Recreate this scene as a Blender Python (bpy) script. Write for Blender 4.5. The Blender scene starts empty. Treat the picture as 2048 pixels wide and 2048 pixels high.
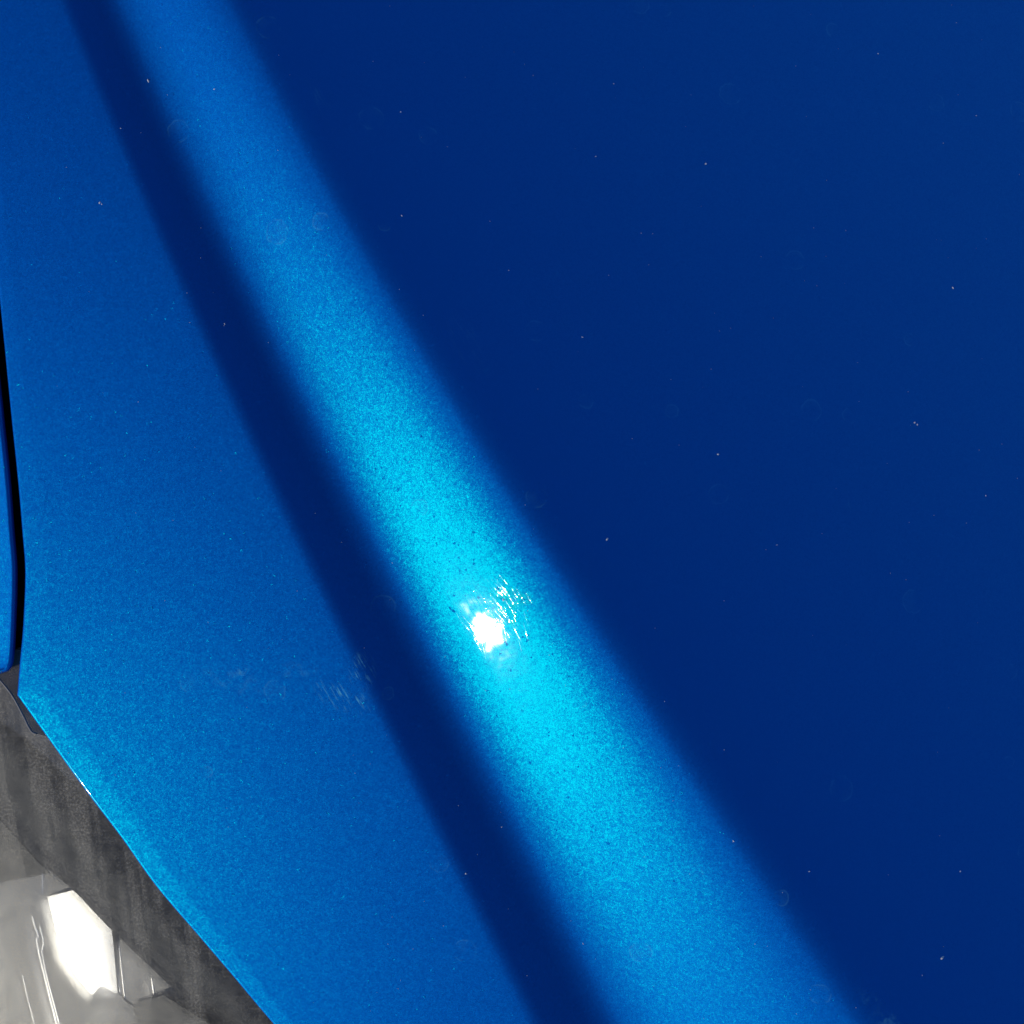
import bpy, bmesh, math, random
import numpy as np
from mathutils import Vector

random.seed(4)
rng = np.random.default_rng(4)
sc = bpy.context.scene
COL = sc.collection

# ------------------------------------------------------------------ camera, sky, sun, exposure
ZR = 0.90                       # height of the wing top above the ground
CAMZ = ZR + 0.60
K = 0.46 / 2048.0               # metres per photograph pixel at ZR
cd = bpy.data.cameras.new("camera")
cam = bpy.data.objects.new("camera", cd)
COL.objects.link(cam)
cam.location = (0, 0, CAMZ)
cam.rotation_euler = (0, 0, 0)  # straight down
cd.sensor_width = 36
cd.lens = 36 * 0.60 / 0.46
cd.clip_start = 0.01
cd.clip_end = 2000
sc.camera = cam

SUN_DIR = Vector((-0.7216, -0.5306, 0.4447)).normalized()   # towards the sun
sun_el = math.asin(SUN_DIR.z)
sun_rot = math.atan2(SUN_DIR.x, SUN_DIR.y)
w = bpy.data.worlds.new("World")
sc.world = w
w.use_nodes = True
wn = w.node_tree
bg = wn.nodes["Background"]
sky = wn.nodes.new("ShaderNodeTexSky")
sky.sky_type = 'NISHITA'
sky.sun_disc = False
sky.sun_elevation = sun_el
sky.sun_rotation = sun_rot
sky.air_density = 0.62
sky.dust_density = 0.05
sky.ozone_density = 10.0
sky.altitude = 2500
wn.links.new(sky.outputs[0], bg.inputs[0])
bg.inputs[1].default_value = 0.15
sd = bpy.data.lights.new("sun", 'SUN')
sd.energy = 2.0
sd.angle = math.radians(0.5)
sd.color = (1.0, 0.96, 0.9)
sun = bpy.data.objects.new("sun", sd)
COL.objects.link(sun)
sun.location = SUN_DIR * 5
sun.rotation_euler = (-SUN_DIR).to_track_quat('-Z', 'Y').to_euler()
sc.view_settings.view_transform = 'Standard'
sc.view_settings.look = 'None'
sc.view_settings.gamma = 1
sc.view_settings.use_curve_mapping = False
sc.view_settings.exposure = 0.32

# ------------------------------------------------------------------ helpers
def P(px, py, z=ZR):
    """a photograph position at height z, in metres"""
    f = K * (CAMZ - z) / 0.60
    return ((px - 1024) * f, (1024 - py) * f, z)

def obj(name, verts, faces, mat, parent=None, smooth=True):
    me = bpy.data.meshes.new(name)
    me.from_pydata([tuple(map(float, v)) for v in verts], [], faces)
    me.update()
    if smooth:
        me.polygons.foreach_set("use_smooth", [True] * len(me.polygons))
    me.materials.append(mat)
    o = bpy.data.objects.new(name, me)
    COL.objects.link(o)
    if parent: o.parent = parent
    return o

def empty(name, parent=None):
    o = bpy.data.objects.new(name, None)
    COL.objects.link(o)
    if parent: o.parent = parent
    return o

def hermite(xs, ys):
    """monotone-ish smooth interpolation through control points"""
    xs = np.asarray(xs, float); ys = np.asarray(ys, float)
    d = np.diff(ys) / np.diff(xs)
    m = np.empty_like(ys)
    m[0], m[-1] = d[0], d[-1]
    for i in range(1, len(ys) - 1):
        m[i] = 0 if d[i-1] * d[i] <= 0 else 2 * d[i-1] * d[i] / (d[i-1] + d[i])
    def f(x):
        x = np.asarray(x, float)
        i = np.clip(np.searchsorted(xs, x) - 1, 0, len(xs) - 2)
        h = xs[i+1] - xs[i]
        t = (x - xs[i]) / h
        r = ((2*t**3 - 3*t**2 + 1) * ys[i] + (t**3 - 2*t**2 + t) * h * m[i]
             + (-2*t**3 + 3*t**2) * ys[i+1] + (t**3 - t**2) * h * m[i+1])
        r = np.where(x < xs[0], ys[0] + m[0] * (x - xs[0]), r)
        return np.where(x > xs[-1], ys[-1] + m[-1] * (x - xs[-1]), r)
    return f

# ------------------------------------------------------------------ materials
class N:
    """small node-tree writer"""
    def __init__(s, name):
        s.m = bpy.data.materials.new(name); s.m.use_nodes = True
        s.t = s.m.node_tree; s.t.nodes.clear()
        s.out = s.t.nodes.new("ShaderNodeOutputMaterial")
    def n(s, kind, **kw):
        nd = s.t.nodes.new("ShaderNode" + kind)
        for k, v in kw.items(): setattr(nd, k, v)
        return nd
    def l(s, a, b): s.t.links.new(a, b)
    def put(s, sock, v):
        if hasattr(v, "is_output"): s.l(v, sock)
        else: sock.default_value = v
    def math(s, op, a, b=0.0, c=0.0, clamp=False):
        nd = s.n("Math", operation=op, use_clamp=clamp)
        for i, v in enumerate((a, b, c)): s.put(nd.inputs[i], v)
        return nd.outputs[0]
    def vmath(s, op, a, b=(0, 0, 0), scale=None):
        nd = s.n("VectorMath", operation=op)
        s.put(nd.inputs[0], a); s.put(nd.inputs[1], b)
        if scale is not None: s.put(nd.inputs["Scale"], scale)
        return nd.outputs["Value"] if op in ("LENGTH", "DISTANCE", "DOT_PRODUCT") else nd.outputs[0]
    def noise(s, co, scale, detail=2, rough=.5):
        nd = s.n("TexNoise"); s.l(co, nd.inputs["Vector"])
        nd.inputs["Scale"].default_value = scale; nd.inputs["Detail"].default_value = detail
        nd.inputs["Roughness"].default_value = rough
        return nd.outputs["Fac"]
    def ramp(s, v, lo, hi):
        nd = s.n("MapRange", interpolation_type='SMOOTHSTEP')
        s.put(nd.inputs[0], v); nd.inputs[1].default_value = lo; nd.inputs[2].default_value = hi
        return nd.outputs[0]
    def mixc(s, f, a, b):
        nd = s.n("Mix", data_type='RGBA')
        s.put(nd.inputs[0], f); s.put(nd.inputs[6], a); s.put(nd.inputs[7], b)
        return nd.outputs[2]
    def mixs(s, f, a, b):
        nd = s.n("MixShader"); s.put(nd.inputs[0], f); s.l(a, nd.inputs[1]); s.l(b, nd.inputs[2])
        return nd.outputs[0]
    def mapping(s, co, rot=0, scale=(1, 1, 1), loc=(0, 0, 0)):
        nd = s.n("Mapping"); s.l(co, nd.inputs[0])
        nd.inputs["Rotation"].default_value = (0, 0, rot)
        return s.vmath('MULTIPLY', nd.outputs[0], scale)

def blob(g, co, px, py, rx, ry, rot=0.0):
    """soft elliptical mask round a place on the panel (for smears and scuffs)"""
    x, y, _ = P(px, py)
    v = g.vmath('SUBTRACT', co, (x, y, 0))
    v = g.mapping(v, rot, (1 / (rx * K), 1 / (ry * K), 0))
    d = g.vmath('LENGTH', v)
    return g.math('SUBTRACT', 1.0, g.ramp(d, 0.15, 1.0))

def paint_material():
    g = N("metallic_blue_paint")
    co = g.n("TexCoord").outputs["Object"]
    flat = g.vmath('MULTIPLY', co, (1, 1, 0))
    geo = g.n("NewGeometry").outputs["Normal"]
    # aluminium flakes: each tiny cell leans its own way
    v1 = g.n("TexVoronoi", voronoi_dimensions='3D'); g.l(co, v1.inputs["Vector"])
    v1.inputs["Scale"].default_value = 4000
    v2 = g.n("TexVoronoi", voronoi_dimensions='3D'); g.l(co, v2.inputs["Vector"])
    v2.inputs["Scale"].default_value = 900
    a = g.vmath('SCALE', g.vmath('SUBTRACT', v1.outputs["Color"], (.5, .5, .5)), scale=0.165)
    b = g.vmath('SCALE', g.vmath('SUBTRACT', v2.outputs["Color"], (.5, .5, .5)), scale=0.06)
    # a few odd flakes lie at a steep angle and flash alone
    sep = g.n("SeparateColor"); g.l(v2.outputs["Color"], sep.inputs[0])
    rare = g.math('MULTIPLY', g.math('GREATER_THAN', sep.outputs[2], 0.992), 0.42)
    c = g.vmath('SCALE', g.vmath('SUBTRACT', v1.outputs["Color"], (.5, .5, .5)), scale=rare)
    nrm = g.vmath('NORMALIZE', g.vmath('ADD', g.vmath('ADD', geo, a), g.vmath('ADD', b, c)))
    # fine flakes that mirror in a narrow cone, over blue pigment that scatters widely
    sep1 = g.n("SeparateColor"); g.l(v1.outputs["Color"], sep1.inputs[0])
    colr = g.mixc(sep1.outputs[0], (0.0, 0.62, 0.40, 1), (0.0, 0.78, 0.50, 1))
    fl = g.n("BsdfGlossy"); g.l(colr, fl.inputs["Color"]); fl.inputs["Roughness"].default_value = 0.37
    g.l(nrm, fl.inputs["Normal"])
    pb = g.n("BsdfPrincipled")
    pb.inputs["Base Color"].default_value = (0.0, 0.100, 0.455, 1)
    pb.inputs["Metallic"].default_value = 1.0
    pb.inputs["Roughness"].default_value = 0.70
    pb.inputs["Specular Tint"].default_value = (0.0, 0.2, 1.0, 1)
    g.l(nrm, pb.inputs["Normal"])
    # clear coat with wash swirls
    sw = None
    for rot, sc_, amt in ((1.05, 1500, 1.0), (0.85, 1800, .8), (1.3, 1300, .8)):
        m = g.mapping(flat, rot, (0.035, 1, 1))
        n1 = g.noise(m, sc_, 1)
        sc1 = g.math('MULTIPLY', g.ramp(n1, 0.60, 0.72), amt)
        sw = sc1 if sw is None else g.math('ADD', sw, sc1)
    patch = g.math('MULTIPLY', g.ramp(g.noise(flat, 26, 2), 0.45, 0.65), .5)
    patch = g.math('MAXIMUM', patch, blob(g, flat, 1010, 1215, 130, 130))
    patch = g.math('MULTIPLY', patch, 1.0)
    sw = g.math('MULTIPLY', sw, patch)
    orange = g.noise(flat, 140, 1)
    bmp = g.n("Bump"); bmp.inputs["Strength"].default_value = 1.0
    bmp.inputs["Distance"].default_value = 0.000012
    hgt = g.math('ADD', sw, g.math('MULTIPLY', orange, 4.5))
    g.l(hgt, bmp.inputs["Height"])
    pb.inputs["Coat Weight"].default_value = 0.65
    pb.inputs["Coat IOR"].default_value = 1.33
    pb.inputs["Coat Roughness"].default_value = 0.036
    g.l(bmp.outputs[0], pb.inputs["Coat Normal"])
    # dried water rings, faint dust film and scuffs on top
    dust = g.n("BsdfDiffuse"); dust.inputs[0].default_value = (0.16, 0.62, 0.66, 1)
    vr = g.n("TexVoronoi", voronoi_dimensions='2D', feature='F1'); g.l(g.vmath('ADD', flat, (3.1, 1.7, 0)), vr.inputs["Vector"])
    vr.inputs["Scale"].default_value = 24
    wob = g.math('MULTIPLY', g.math('SUBTRACT', g.noise(flat, 300, 2), .5), 0.05)
    dist = g.math('ADD', vr.outputs["Distance"], wob)
    sepr = g.n("SeparateColor"); g.l(vr.outputs["Color"], sepr.inputs[0])
    rad = g.math('ADD', 0.06, g.math('MULTIPLY', sepr.outputs[0], 0.07))
    ring = g.math('SUBTRACT', 1.0, g.ramp(g.math('ABSOLUTE', g.math('SUBTRACT', dist, rad)), 0.004, 0.014))
    inside = g.math('MULTIPLY', g.math('LESS_THAN', dist, rad), 0.25)
    ring = g.math('MULTIPLY', g.math('MAXIMUM', ring, inside), g.math('GREATER_THAN', sepr.outputs[1], 0.72))
    ring = g.math('MULTIPLY', ring, g.ramp(g.noise(flat, 120, 2), 0.40, 0.62))
    streak = g.ramp(g.noise(g.mapping(flat, 1.05, (0.16, 1, 1)), 700, 3, .6), 0.50, 0.72)
    cloud = g.ramp(g.noise(flat, 200, 4, .65), 0.45, 0.70)
    scuff = None
    for (px, py, rx, ry, rot, s, kind) in (
            (480, 1350, 24, 18, 0, .45, cloud), (455, 1370, 90, 34, .25, .10, cloud),
            (690, 1400, 70, 34, 0.3, .6, streak), (722, 1345, 34, 48, 0, .7, streak),
            (645, 1390, 20, 40, -.5, .5, streak), (590, 1345, 60, 24, 0, .12, cloud),
            (1765, 2018, 60, 26, 0.4, .2, cloud), (1720, 1975, 40, 20, .7, .12, cloud),
            (640, 205, 26, 60, -.5, .1, streak), (930, 690, 40, 90, -.5, .08, streak)):
        q = g.math('MULTIPLY', g.math('MULTIPLY', blob(g, flat, px, py, rx, ry, rot), kind), s)
        scuff = q if scuff is None else g.math('MAXIMUM', scuff, q)
    film = g.math('MULTIPLY', g.ramp(g.noise(flat, 40, 5, .65), 0.45, 0.85), 0.004)
    fac = g.math('MAXIMUM', g.math('MAXIMUM', g.math('MULTIPLY', ring, 0.085), scuff), film)
    g.l(g.mixs(fac, g.mixs(0.10, pb.outputs[0], fl.outputs[0]), dust.outputs[0]), g.out.inputs[0])
    return g.m

def simple(name, colr, rough, metal=0.0, mottled=0.0, scale=60):
    g = N(name)
    co = g.n("TexCoord").outputs["Object"]
    pb = g.n("BsdfPrincipled")
    n1 = g.noise(co, scale, 5, .6)
    dark = tuple(c * (1 - mottled) for c in colr) + (1,)
    lite = tuple(min(1, c * (1 + mottled)) for c in colr) + (1,)
    g.l(g.mixc(n1, dark, lite), pb.inputs["Base Color"])
    pb.inputs["Roughness"].default_value = rough
    pb.inputs["Metallic"].default_value = metal
    bp = g.n("Bump"); bp.inputs["Strength"].default_value = .3; bp.inputs["Distance"].default_value = .0004
    g.l(g.noise(co, scale * 6, 3), bp.inputs["Height"]); g.l(bp.outputs[0], pb.inputs["Normal"])
    g.l(pb.outputs[0], g.out.inputs[0])
    return g.m

def lens_material():
    g = N("hazed_polycarbonate")
    co = g.n("TexCoord").outputs["Object"]
    flat = g.vmath('MULTIPLY', co, (1, 1, 0))
    clear = g.n("BsdfTransparent"); clear.inputs[0].default_value = (.93, .93, .90, 1)
    gl = g.n("BsdfGlossy"); gl.inputs["Roughness"].default_value = 0.12
    haze = g.n("BsdfDiffuse"); haze.inputs[0].default_value = (0.54, 0.465, 0.32, 1)
    # dirt: broad vertical drip stains, mottling, fine grit
    drip = g.ramp(g.noise(g.mapping(flat, -0.1, (1, 0.08, 1)), 80, 3, .55), 0.44, 0.58)
    mot = g.noise(flat, 130, 6, .68)
    grit = g.ramp(g.noise(flat, 900, 3, .7), 0.40, 0.75)
    f = g.math('ADD', g.math('MULTIPLY', drip, 0.24), g.math('MULTIPLY', g.ramp(mot, .25, .8), 0.24))
    f = g.math('MULTIPLY', f, g.math('ADD', 0.40, g.math('MULTIPLY', grit, 1.1)))
    f = g.math('ADD', f, 0.07, clamp=True)
    fr = g.n("Fresnel"); fr.inputs[0].default_value = 1.45
    soft = g.n("BsdfRefraction"); soft.inputs["Roughness"].default_value = 0.55; soft.inputs["IOR"].default_value = 1.22
    soft.inputs["Color"].default_value = (.93, .93, .90, 1)
    soft2 = g.mixs(0.42, clear.outputs[0], soft.outputs[0])
    s = g.mixs(g.math('MULTIPLY', fr.outputs[0], 0.5), soft2, gl.outputs[0])
    g.l(g.mixs(f, s, haze.outputs[0]), g.out.inputs[0])
    return g.m

PAINT = paint_material()
BLACK = simple("black_plastic", (0.012, 0.012, 0.012), 0.6)
SEAL = simple("dusty_rubber_seal", (0.22, 0.195, 0.16), 0.8, 0, .5, 160)
SHADEPL = simple("shade_grey_bezel", (0.042, 0.042, 0.036), 0.55, 0, .5, 90)  # dark colour carries the shade of the bezel wall
SILVER = simple("aluminised_reflector", (0.43, 0.41, 0.36), 0.54, 1.0, .5, 110)
MIRROR = simple("bright_reflector", (0.97, 0.94, 0.86), 0.36, 1.0, .01, 20)
PALE = simple("pale_trim", (0.88, 0.85, 0.74), 0.35, 0, .1, 80)
GRIT = simple("pale_grit", (0.62, 0.60, 0.54), 0.8, 0, .2, 900)
LENS = lens_material()
ASPH = simple("asphalt", (0.05, 0.05, 0.05), 0.9, 0, .4, 12)

# ------------------------------------------------------------------ ground
gr = obj("ground", [(-600, -600, 0), (600, -600, 0), (600, 600, 0), (-600, 600, 0)], [(0, 1, 2, 3)], ASPH, None, False)
gr["kind"] = "structure"; gr["label"] = "grey asphalt under the car"

# ------------------------------------------------------------------ the car
car = empty("car")
car["label"] = "metallic blue car seen close over its front wing, with a clouded headlight"
car["category"] = "car"

def fit(a, b):
    p = np.polyfit(a, b, 3)
    return lambda x: np.polyval(p, x)

# feature lines of the wing across the photograph (2048 px units), by row
U = 2048 / 1932.0
ys = np.array([-700, 0, 483, 966, 1450, 1932, 2700]) * U
F0 = fit(ys, np.array([-120, 124, 322, 540, 777, 1010, 1390]) * U)      # crease, start of the hollow
F1 = fit(ys, np.array([-50, 222, 452, 708, 935, 1165, 1545]) * U)      # lit shoulder begins
F2 = fit(ys, np.array([120, 425, 665, 985, 1275, 1600, 2120]) * U)     # lit shoulder ends
F3 = fit(ys, np.array([170, 480, 745, 1075, 1370, 1705, 2235]) * U)    # flank begins

slope = hermite([-0.30, -0.12, 0.0, 0.14, 0.5, 0.75, 1.0, 1.2, 1.36, 1.65, 2.0, 2.4, 3.0, 3.6, 4.6, 7, 9],
                [0.11, 0.08, -0.15, -0.43, -0.455, -0.16, 0.26, 0.50, 0.58, 0.50, 0.25, -0.06, -0.33, -0.42, -0.46, -0.53, -0.56])
PERP = 0.876

# left edge of the wing: shut line, corner, headlight edge
gapL = hermite([-1600, -400, 0, 560, 707, 830, 966, 1060, 1147, 1250, 1328, 1391],
               [-120, -60, -40, -6, 8, 20, 34, 42, 48, 44, 37, 32])
lampL = hermite([1391, 1500, 1590, 1674, 1770, 1873, 1950, 2048, 2500, 2800],
                [32, 110, 175, 239, 307.5, 395, 461, 544, 960, 1260])
rows = np.unique(np.concatenate([np.linspace(-700, -20, 40), np.linspace(-20, 1391, 190),
                                 np.linspace(1391, 2100, 110), np.linspace(2100, 2600, 40)]))
XL = np.where(rows <= 1391, gapL(rows), lampL(rows))

def row_profile(y, xl):
    """x (px) and height (m) of the wing along one row"""
    f0, f1, f2, f3 = (float(f(y)) for f in (F0, F1, F2, F3))
    wcr = 120.0
    n1 = 70
    a = np.linspace(0, 1, n1, endpoint=False)
    xa = xl + (f0 - 40 - xl) * a
    xb = np.linspace(f0 - 40, f0 + 45, 34, endpoint=False)
    xc = np.linspace(f0 + 45, f3 + 40, 96, endpoint=False)
    xd = f3 + 40 + (2650 - f3 - 40) * np.linspace(0, 1, 60) ** 1.3
    x = np.concatenate([xa, xb, xc, xd])
    q = np.where(x < f1, (x - f0) / (f1 - f0),
        np.where(x < f2, 1 + (x - f1) / (f2 - f1),
        np.where(x < f3, 2 + (x - f2) / (f3 - f2), 3 + (x - f3) / 260.0)))
    s = slope(np.maximum(q, -0.30))
    # wing top: bellied, leaning towards the bonnet further from the crease
    dl = np.maximum(0, (f0 - 20 - x)) * K
    s = np.where(q < 0, s + 0.62 * dl, s)
    s = s * PERP
    h = np.concatenate([[0], np.cumsum((s[1:] + s[:-1]) / 2 * np.diff(x) * K)])
    # level at the crease is common to all rows
    h -= np.interp(f0, x, h)
    yw = (1024 - y) * K
    h += 0.055 * yw - 0.5 * (yw + 0.06) ** 2 / 4.4
    return x, h

X, Hh = [], []
for y, xl in zip(rows, XL):
    x, h = row_profile(y, xl)
    X.append(x); Hh.append(h)
X = np.array(X); Hh = np.array(Hh)

def at(px, py, h):
    """a point of the car seen at a photograph position, h above or below the wing top"""
    return P(px, py, ZR + h)

def wing_height(px, py):
    i = int(np.clip(np.searchsorted(rows, py), 1, len(rows) - 1))
    t = (py - rows[i-1]) / (rows[i] - rows[i-1])
    return float((1 - t) * np.interp(px, X[i-1], Hh[i-1]) + t * np.interp(px, X[i], Hh[i]))

nr, nc = X.shape
HEM = [(0.0, 0.0), (0.0007, 0.00015), (0.0013, 0.0006), (0.0016, 0.0013), (0.0017, 0.004), (0.0017, 0.014)]
verts, faces = [], []
nh = len(HEM) - 1
# outward direction of the left edge, per row
ex = (XL - 1024) * K; ey = (1024 - rows) * K
tx = np.gradient(ex); ty = np.gradient(ey)
ic = int(np.argmin(abs(rows - 1391)))
ln = np.hypot(tx, ty); ox, oy = ty / ln, -tx / ln       # rows run downwards (ty<0): left is (ty,-tx)
for i in range(nr):
    e0 = at(XL[i], rows[i], Hh[i, 0])
    for k in range(nh, 0, -1):
        o, dz = HEM[k]
        verts.append((e0[0] + ox[i]*(o - .0017), e0[1] + oy[i]*(o - .0017), e0[2] - dz))
    for j in range(nc):
        f = max(0.0, 1 - j / 6.0)          # the first columns are pulled in with the hem
        x, y, z = at(X[i, j], rows[i], Hh[i, j])
        verts.append((x - ox[i]*0.0017*f, y - oy[i]*0.0017*f, z))
nt = nc + nh
for i in range(nr - 1):
    for j in range(nt - 1):
        a = i * nt + j
        faces.append((a, a + nt, a + nt + 1, a + 1))
wing = obj("front_wing", verts, faces, PAINT, car)

# ---- bonnet: the sliver left of the shut line, corner rounded at the headlight
bon_r = hermite([-1600, -400, 0, 560, 707, 830, 966, 1060, 1147, 1250, 1300, 1322, 1336, 1343, 1346],
                [-146, -84, -62, -26, -10, 3, 17, 24, 30, 27.5, 25, 22.5, 18, 12, 4])
brow = np.unique(np.concatenate([np.linspace(-700, 400, 50), np.linspace(400, 1300, 120), np.linspace(1300, 1346, 26)]))
bx = bon_r(brow)
wL = np.array([wing_height(XL[int(np.argmin(abs(rows - y)))] + 1, y) for y in brow])
verts, faces = [], []
ncb = 60
pxs = (bx - 1024) * K; pys = (1024 - brow) * K
tx = np.gradient(pxs); ty = np.gradient(pys); ln = np.hypot(tx, ty); ox, oy = ty / ln, -tx / ln
for i, y in enumerate(brow):
    # bottom edge of the bonnet runs off to the left along the lamp
    far = -1300
    xs = bx[i] + (far - bx[i]) * np.linspace(0, 1, ncb) ** 1.6
    for k in range(nh, 0, -1):
        o, dz = HEM[k]; dz = min(dz, .0022 + .0002 * k)
        e0 = at(bx[i], y, wL[i] - .0006)
        verts.append((e0[0] + ox[i]*(0.0017 - o), e0[1] + oy[i]*(0.0017 - o), e0[2] - dz))
    for j in range(ncb):
        f = max(0.0, 1 - j / 6.0)
        d = (bx[i] - xs[j]) * K
        q = at(xs[j], y, wL[i] - .0006 - 0.36 * d + 0.25 * d * d)
        verts.append((q[0] + ox[i]*0.0017*f, q[1] + oy[i]*0.0017*f, q[2]))
nt = ncb + nh
for i in range(len(brow) - 1):
    for j in range(nt - 1):
        a = i * nt + j
        faces.append((a, a + 1, a + nt + 1, a + nt))
# front hem of the bonnet
base = (len(brow) - 1) * nt
last = [verts[base + nh + j] for j in range(ncb)]
idx0 = [base + nh + j for j in range(ncb)]
for k in range(1, nh + 1):
    o, dz = HEM[k]
    idx1 = []
    for (x, y, z) in last:
        idx1.append(len(verts)); verts.append((x, y - o, z - dz))
    for j in range(ncb - 1):
        faces.append((idx0[j], idx0[j+1], idx1[j+1], idx1[j]))
    idx0 = idx1
bonnet = obj("bonnet", verts, faces, PAINT, car)

# ---- black sheet added under the shut line to keep the gap dark
zi = ZR - 0.055
ip = [P(-330, -700, zi), P(330, -700, zi), P(330, 1300, zi), P(60, 1420, zi), P(-330, 1420, zi)]
n = len(ip)
obj("gap_backing", ip + [(x, y, z - .01) for x, y, z in ip],
    [tuple(range(n))[::-1], tuple(range(n, 2*n))] + [(i, (i+1) % n, n + (i+1) % n, n + i) for i in range(n)], BLACK, car, False)

# ---- headlight
lamp = empty("headlight", car)
def edge_h(py):
    return wing_height(float(lampL(max(py, 1391))) + 2, max(py, 1391))

# lens: hugs the wing edge a little below it; notch beside the wing corner
lrow = np.unique(np.concatenate([np.linspace(1350, 1361, 6), np.linspace(1361, 1480, 60), np.linspace(1480, 2600, 110)]))
lens_r = hermite([1000, 1200, 1361, 1390, 1436, 1458, 1466, 1468.5, 1474, 1500],
                 [-320, -140, 0, 23, 48, 59, 66, 76, 96, 122])
def lens_edge(y):
    return float(lens_r(y)) if y < 1500 else float(lampL(y)) + 12
def lens_z(px, py, re):
    d = max(0, (re - px)) * K
    return ZR + edge_h(py) - 0.0075 - 0.10 * d - 0.5 * d * d / 0.6
verts, faces = [], []
ncl = 50
rims = []
for y in lrow:
    re = lens_edge(y)
    xs = re + (-1100 - re) * np.linspace(0, 1, ncl) ** 1.3
    for j, x in enumerate(xs):
        z = lens_z(x, y, re)
        verts.append(P(x, y, z))
    rims.append(Vector(verts[-ncl]))
for i in range(len(lrow) - 1):
    for j in range(ncl - 1):
        a = i * ncl + j
        faces.append((a, a + 1, a + ncl + 1, a + ncl))
lens = obj("lens", verts, faces, LENS, lamp)

def tube(name, pts, r, mat, parent, n=8):
    verts, faces = [], []
    pts = [Vector(p) for p in pts]
    for i, p in enumerate(pts):
        t = (pts[min(i+1, len(pts)-1)] - pts[max(i-1, 0)]).normalized()
        u = t.cross(Vector((0, 0, 1))).normalized(); v = u.cross(t)
        for k in range(n):
            a = 2 * math.pi * k / n
            verts.append(p + (u * math.cos(a) + v * math.sin(a)) * r)
    for i in range(len(pts) - 1):
        for k in range(n):
            faces.append((i*n + k, i*n + (k+1) % n, (i+1)*n + (k+1) % n, (i+1)*n + k))
    faces.append(tuple(range(n))[::-1]); faces.append(tuple(range((len(pts)-1)*n, len(pts)*n)))
    return obj(name, verts, faces, mat, parent)

tube("lens_rim", [p + Vector((0, 0, -.0004)) for p, y in zip(rims, lrow) if y < 1469], 0.0005, SEAL, lamp)

# seal filling the space between lens, bonnet and wing corner
sp = [(-60, 1300), (60, 1300), (75, 1380), (200, 1560), (140, 1560), (60, 1480), (-60, 1400)]
zs = ZR + edge_h(1391) - 0.016
sv = [P(x, y, zs) for x, y in sp]; n = len(sv)
obj("seal", sv + [(x, y, z - .012) for x, y, z in sv],
    [tuple(range(n))[::-1], tuple(range(n, 2*n))] + [(i, (i+1) % n, n + (i+1) % n, n + i) for i in range(n)], SEAL, lamp, False)

# bezel: inner surround beside the wing, its shade put into the dark colour, ends at a slanting edge over the reflector
lineB = hermite([1100, 1400, 1635, 1722, 1782, 1845, 1960, 2048, 2500], [-500, -210, 0, 80, 150, 210, 330, 420, 880])
verts, faces = [], []
brws = np.linspace(1150, 2500, 90)
for y in brws:
    xr = (float(lampL(y)) if y > 1391 else 32 + (y - 1391) * .7) + 70
    xl = float(lineB(y))
    e = edge_h(y)
    for t in np.linspace(0, 1, 14):
        x = xr + (xl - xr) * t
        verts.append(P(x, y, ZR + e - 0.022 - 0.012 * t - 0.003 * math.sin(t * 9)))
    verts.append(P(xl - 2, y, ZR + e - 0.0362)); verts.append(P(xl - 1, y, ZR + e - 0.060))
nb = 16
for i in range(len(brws) - 1):
    for j in range(nb - 1):
        a = i * nb + j
        faces.append((a, a + 1, a + nb + 1, a + nb))
obj("bezel", verts, faces, SHADEPL, lamp)

# reflector bowl
Vc = (Vector((0, 0, CAMZ)) - Vector(P(160, 1890, ZR - .06))).normalized()
hv = (SUN_DIR + Vc).normalized()
gx, gy = -hv.x / hv.z, -hv.y / hv.z       # slopes of a plane that mirrors the sun to the camera
zref = ZR - 0.082
def bowl(px, py, lift=0.0):
    x, y, _ = P(px, py, zref); x0, y0, _ = P(-60, 2120, zref)
    dx, dy = x - x0, y - y0
    z = zref + gx * .90 * dx + gy * .90 * dy - 0.8 * (dx*dx + dy*dy) - .012
    return (x, y, z + lift)
verts, faces = [], []
gxn, gyn = 60, 60
for i in range(gyn):
    py = 1450 + 1000 * i / (gyn - 1)
    xr = min(float(lineB(py)) + 90, 640)
    for j in range(gxn):
        verts.append(bowl(-500 + (xr + 500) * j / (gxn - 1), py))
for i in range(gyn - 1):
    for j in range(gxn - 1):
        a = i * gxn + j
        faces.append((a, a + gxn, a + gxn + 1, a + 1))
obj("reflector", verts, faces, SILVER, lamp)

def facet(name, ctr, outline, mat, ca, cb, axis, k=0.93, lift=.0008, rings=10):
    """a bulged mirror patch set into the bowl; ca, cb are its bulges along and across the axis"""
    x0, y0, z0 = bowl(*ctr, lift)
    ax = Vector(axis).normalized(); bx_ = Vector((-ax.y, ax.x))
    def q(px, py):
        x, y, _ = P(px, py, z0)
        d = Vector((x - x0, y - y0))
        return (x, y, z0 + k * (gx * d.x + gy * d.y) - ca * d.dot(ax) ** 2 - cb * d.dot(bx_) ** 2)
    verts = [q(*ctr)]; faces = []
    m = len(outline)
    for r in range(1, rings + 1):
        for (x, y) in outline:
            t = r / rings
            verts.append(q(ctr[0] + (x - ctr[0]) * t, ctr[1] + (y - ctr[1]) * t))
    for a in range(m): faces.append((0, 1 + (a+1) % m, 1 + a))
    for r in range(rings - 1):
        for a in range(m):
            p, p2 = 1 + r*m + a, 1 + r*m + (a+1) % m
            faces.append((p, p2, p2 + m, p + m))
    return obj(name, verts, faces, mat, lamp)
facet("reflector_facet", (166, 1915), [(94, 1794), (150, 1776), (226, 1800), (234, 1880), (238, 1990), (208, 2046), (178, 2050), (142, 1985), (114, 1880)],
      MIRROR, 1.0, 3.5, (.22, -.97))
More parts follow.
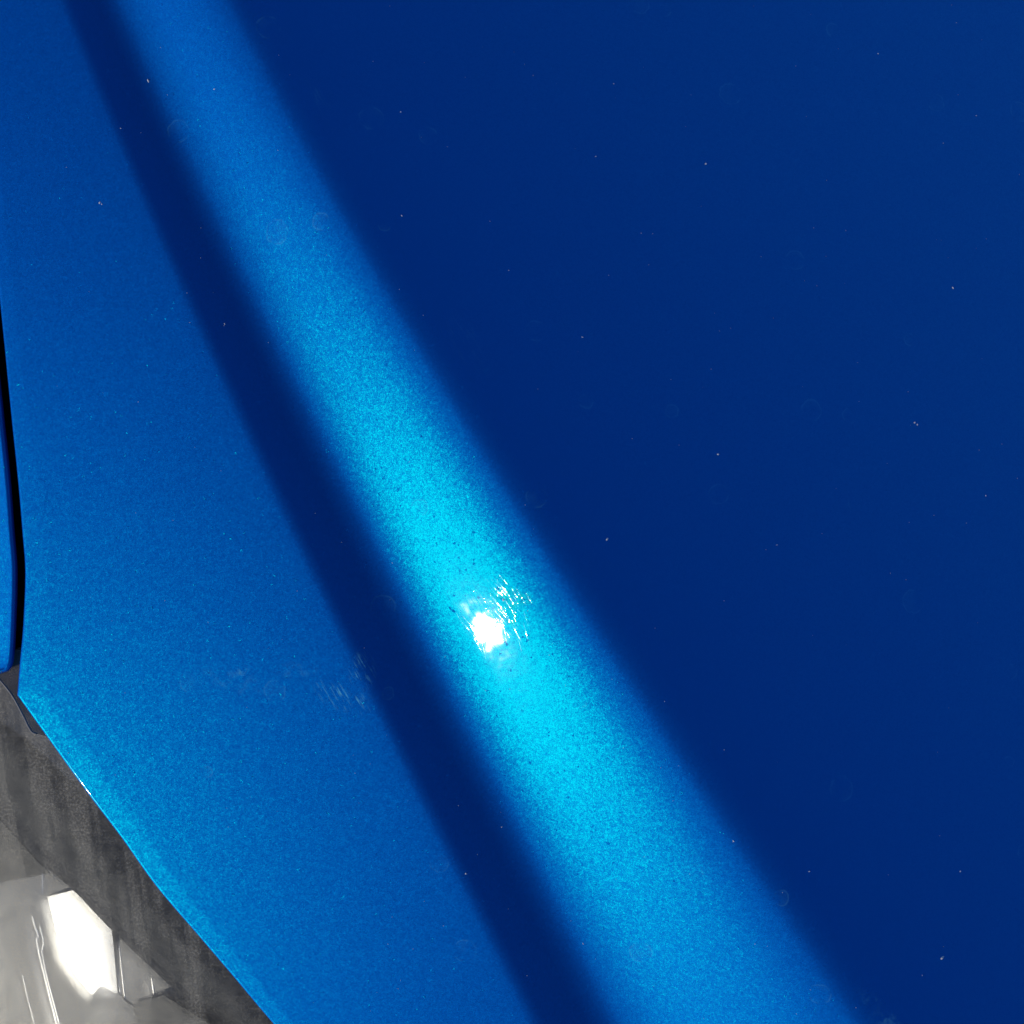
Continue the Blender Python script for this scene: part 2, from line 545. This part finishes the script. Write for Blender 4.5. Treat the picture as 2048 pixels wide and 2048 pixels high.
facet("reflector_facet", (212, 2006), [(172, 2004), (212, 1958), (264, 2008), (236, 2030), (206, 2050), (180, 2046)], SILVER, 2, 2, (1, 0), .6, .001)

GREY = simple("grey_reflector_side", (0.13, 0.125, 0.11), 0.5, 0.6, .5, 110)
facet("reflector_facet", (-60, 1700), [(-300, 1430), (-100, 1540), (0, 1625), (82, 1712), (150, 1772), (98, 1800), (40, 1840), (-60, 1830), (-300, 1770)], GREY, .5, .5, (1, 0), .75, .003)
facet("reflector_facet", (330, 2040), [(262, 2010), (330, 1985), (470, 2060), (470, 2150), (300, 2150), (276, 2060)], GREY, .5, .5, (1, 0), .8, .0035)

# fine mirror-metal lines laid on the bowl
for pts, r in ((((70, 1828), (76, 1850), (83, 1866), (78, 1876), (84, 1905), (98, 1965), (112, 2025), (124, 2080)), .0005),
               (((86, 1846), (93, 1874), (93, 1884), (89, 1896), (97, 1940), (108, 1985), (122, 2045)), .0004),
               (((238, 1862), (247, 1930), (256, 2000)), .0003), (((252, 1872), (258, 1940), (263, 1996)), .0003),
               (((318, 1938), (322, 1975), (328, 2030)), .0003), (((92, 1640), (93, 1700), (93, 1782)), .0003),
               (((46, 1950), (56, 2000), (70, 2060)), .0003)):
    vs, fs = [], []
    for n_, (px, py) in enumerate(pts):
        for sd_, up in ((-1, .00005), (-.4, .00014), (.4, .00014), (1, .00005)):
            vs.append(bowl(px + sd_ * r * 1.25 / K, py, up))
        if n_:
            fs += [(4*n_ - 4 + c, 4*n_ - 3 + c, 4*n_ + 1 + c, 4*n_ + c) for c in range(3)]
    obj("fine_line", vs, fs, MIRROR, lamp)

# round shroud of the bulb at the lower edge of the frame
verts, faces = [], []
cx, cy = 290, 2118
prof = [(92, .000), (88, .005), (80, .006), (72, .004), (66, -.01)]
ns = 40
for (r, z) in prof:
    for k in range(ns):
        a = 2 * math.pi * k / ns
        verts.append(bowl(cx + r * math.cos(a), cy + r * .8 * math.sin(a), z))
for i in range(len(prof) - 1):
    for k in range(ns):
        faces.append((i*ns + k, i*ns + (k+1) % ns, (i+1)*ns + (k+1) % ns, (i+1)*ns + k))
obj("bulb_shroud", verts, faces, simple('grey_shroud', (.2, .2, .18), .5, 0, .2, 60), lamp)

# lamp housing bowl below everything
hv_ = [P(-900, 1000, ZR - .13), P(900, 1000, ZR - .13), P(1300, 2700, ZR - .16), P(-900, 2700, ZR - .16)]
obj("housing", hv_ + [(x, y, z - .01) for x, y, z in hv_], [(0, 1, 2, 3), (7, 6, 5, 4), (0, 4, 5, 1), (1, 5, 6, 2), (2, 6, 7, 3), (3, 7, 4, 0)], BLACK, lamp, False)

# ---- grit and dust specks lying on the wing
spots = [(280, 152, 3.2), (188, 382, 2.2), (192, 385, 1.6), (424, 611, 1.6), (404, 168, 1.8), (756, 211, 1.6), (1332, 309, 2.6), (1657, 101, 1.6),
         (1124, 295, 1.6), (1158, 158, 1.3), (758, 407, 1.5), (1355, 857, 2.6), (1726, 797, 2.4), (1731, 801, 2.0),
         (1146, 1017, 2.6), (1099, 636, 1.5), (1798, 543, 2.2), (1778, 1807, 3.4), (879, 1648, 2.2), (1384, 1587, 1.8),
         (1812, 1644, 1.8), (1466, 1028, 1.5), (1860, 935, 1.5), (947, 1560, 1.6), (1527, 1644, 1.6), (950, 1132, 2.6),
         (1842, 218, 1.5), (1780, 270, 1.2), (960, 510, 1.2), (1210, 440, 1.1), (228, 242, 1.3), (1100, 1780, 1.4)]
for _ in range(210):
    spots.append((rng.uniform(60, 1930), rng.uniform(5, 1925), rng.uniform(.45, .95)))
verts, faces = [], []
for (sx, sy, r) in spots:
    px, py = sx * U, sy * U
    if py > 1391 and px < float(lampL(py)) + 14 or py <= 1391 and px < float(gapL(py)) + 12: continue
    z = ZR + wing_height(px, py)
    c = Vector(P(px, py, z))
    b = len(verts); rr = r * K * U
    st = rng.uniform(.6, 1.5); an = rng.uniform(0, 3.14)
    ring = []
    for k in range(6):
        a = k * math.pi / 3
        e = rr * rng.uniform(.7, 1.2)
        x, y = e * math.cos(a) * st, e * math.sin(a) / st
        x, y = x * math.cos(an) - y * math.sin(an), x * math.sin(an) + y * math.cos(an)
        zz = ZR + wing_height(px + x / K, py - y / K)
        verts.append((c.x + x, c.y + y, zz - .00003))
    verts.append((c.x, c.y, c.z + rr * .8))
    for k in range(6): faces.append((b + k, b + (k+1) % 6, b + 6))
d = obj("dust_specks", verts, faces, GRIT, wing, False)
d["kind"] = "stuff"
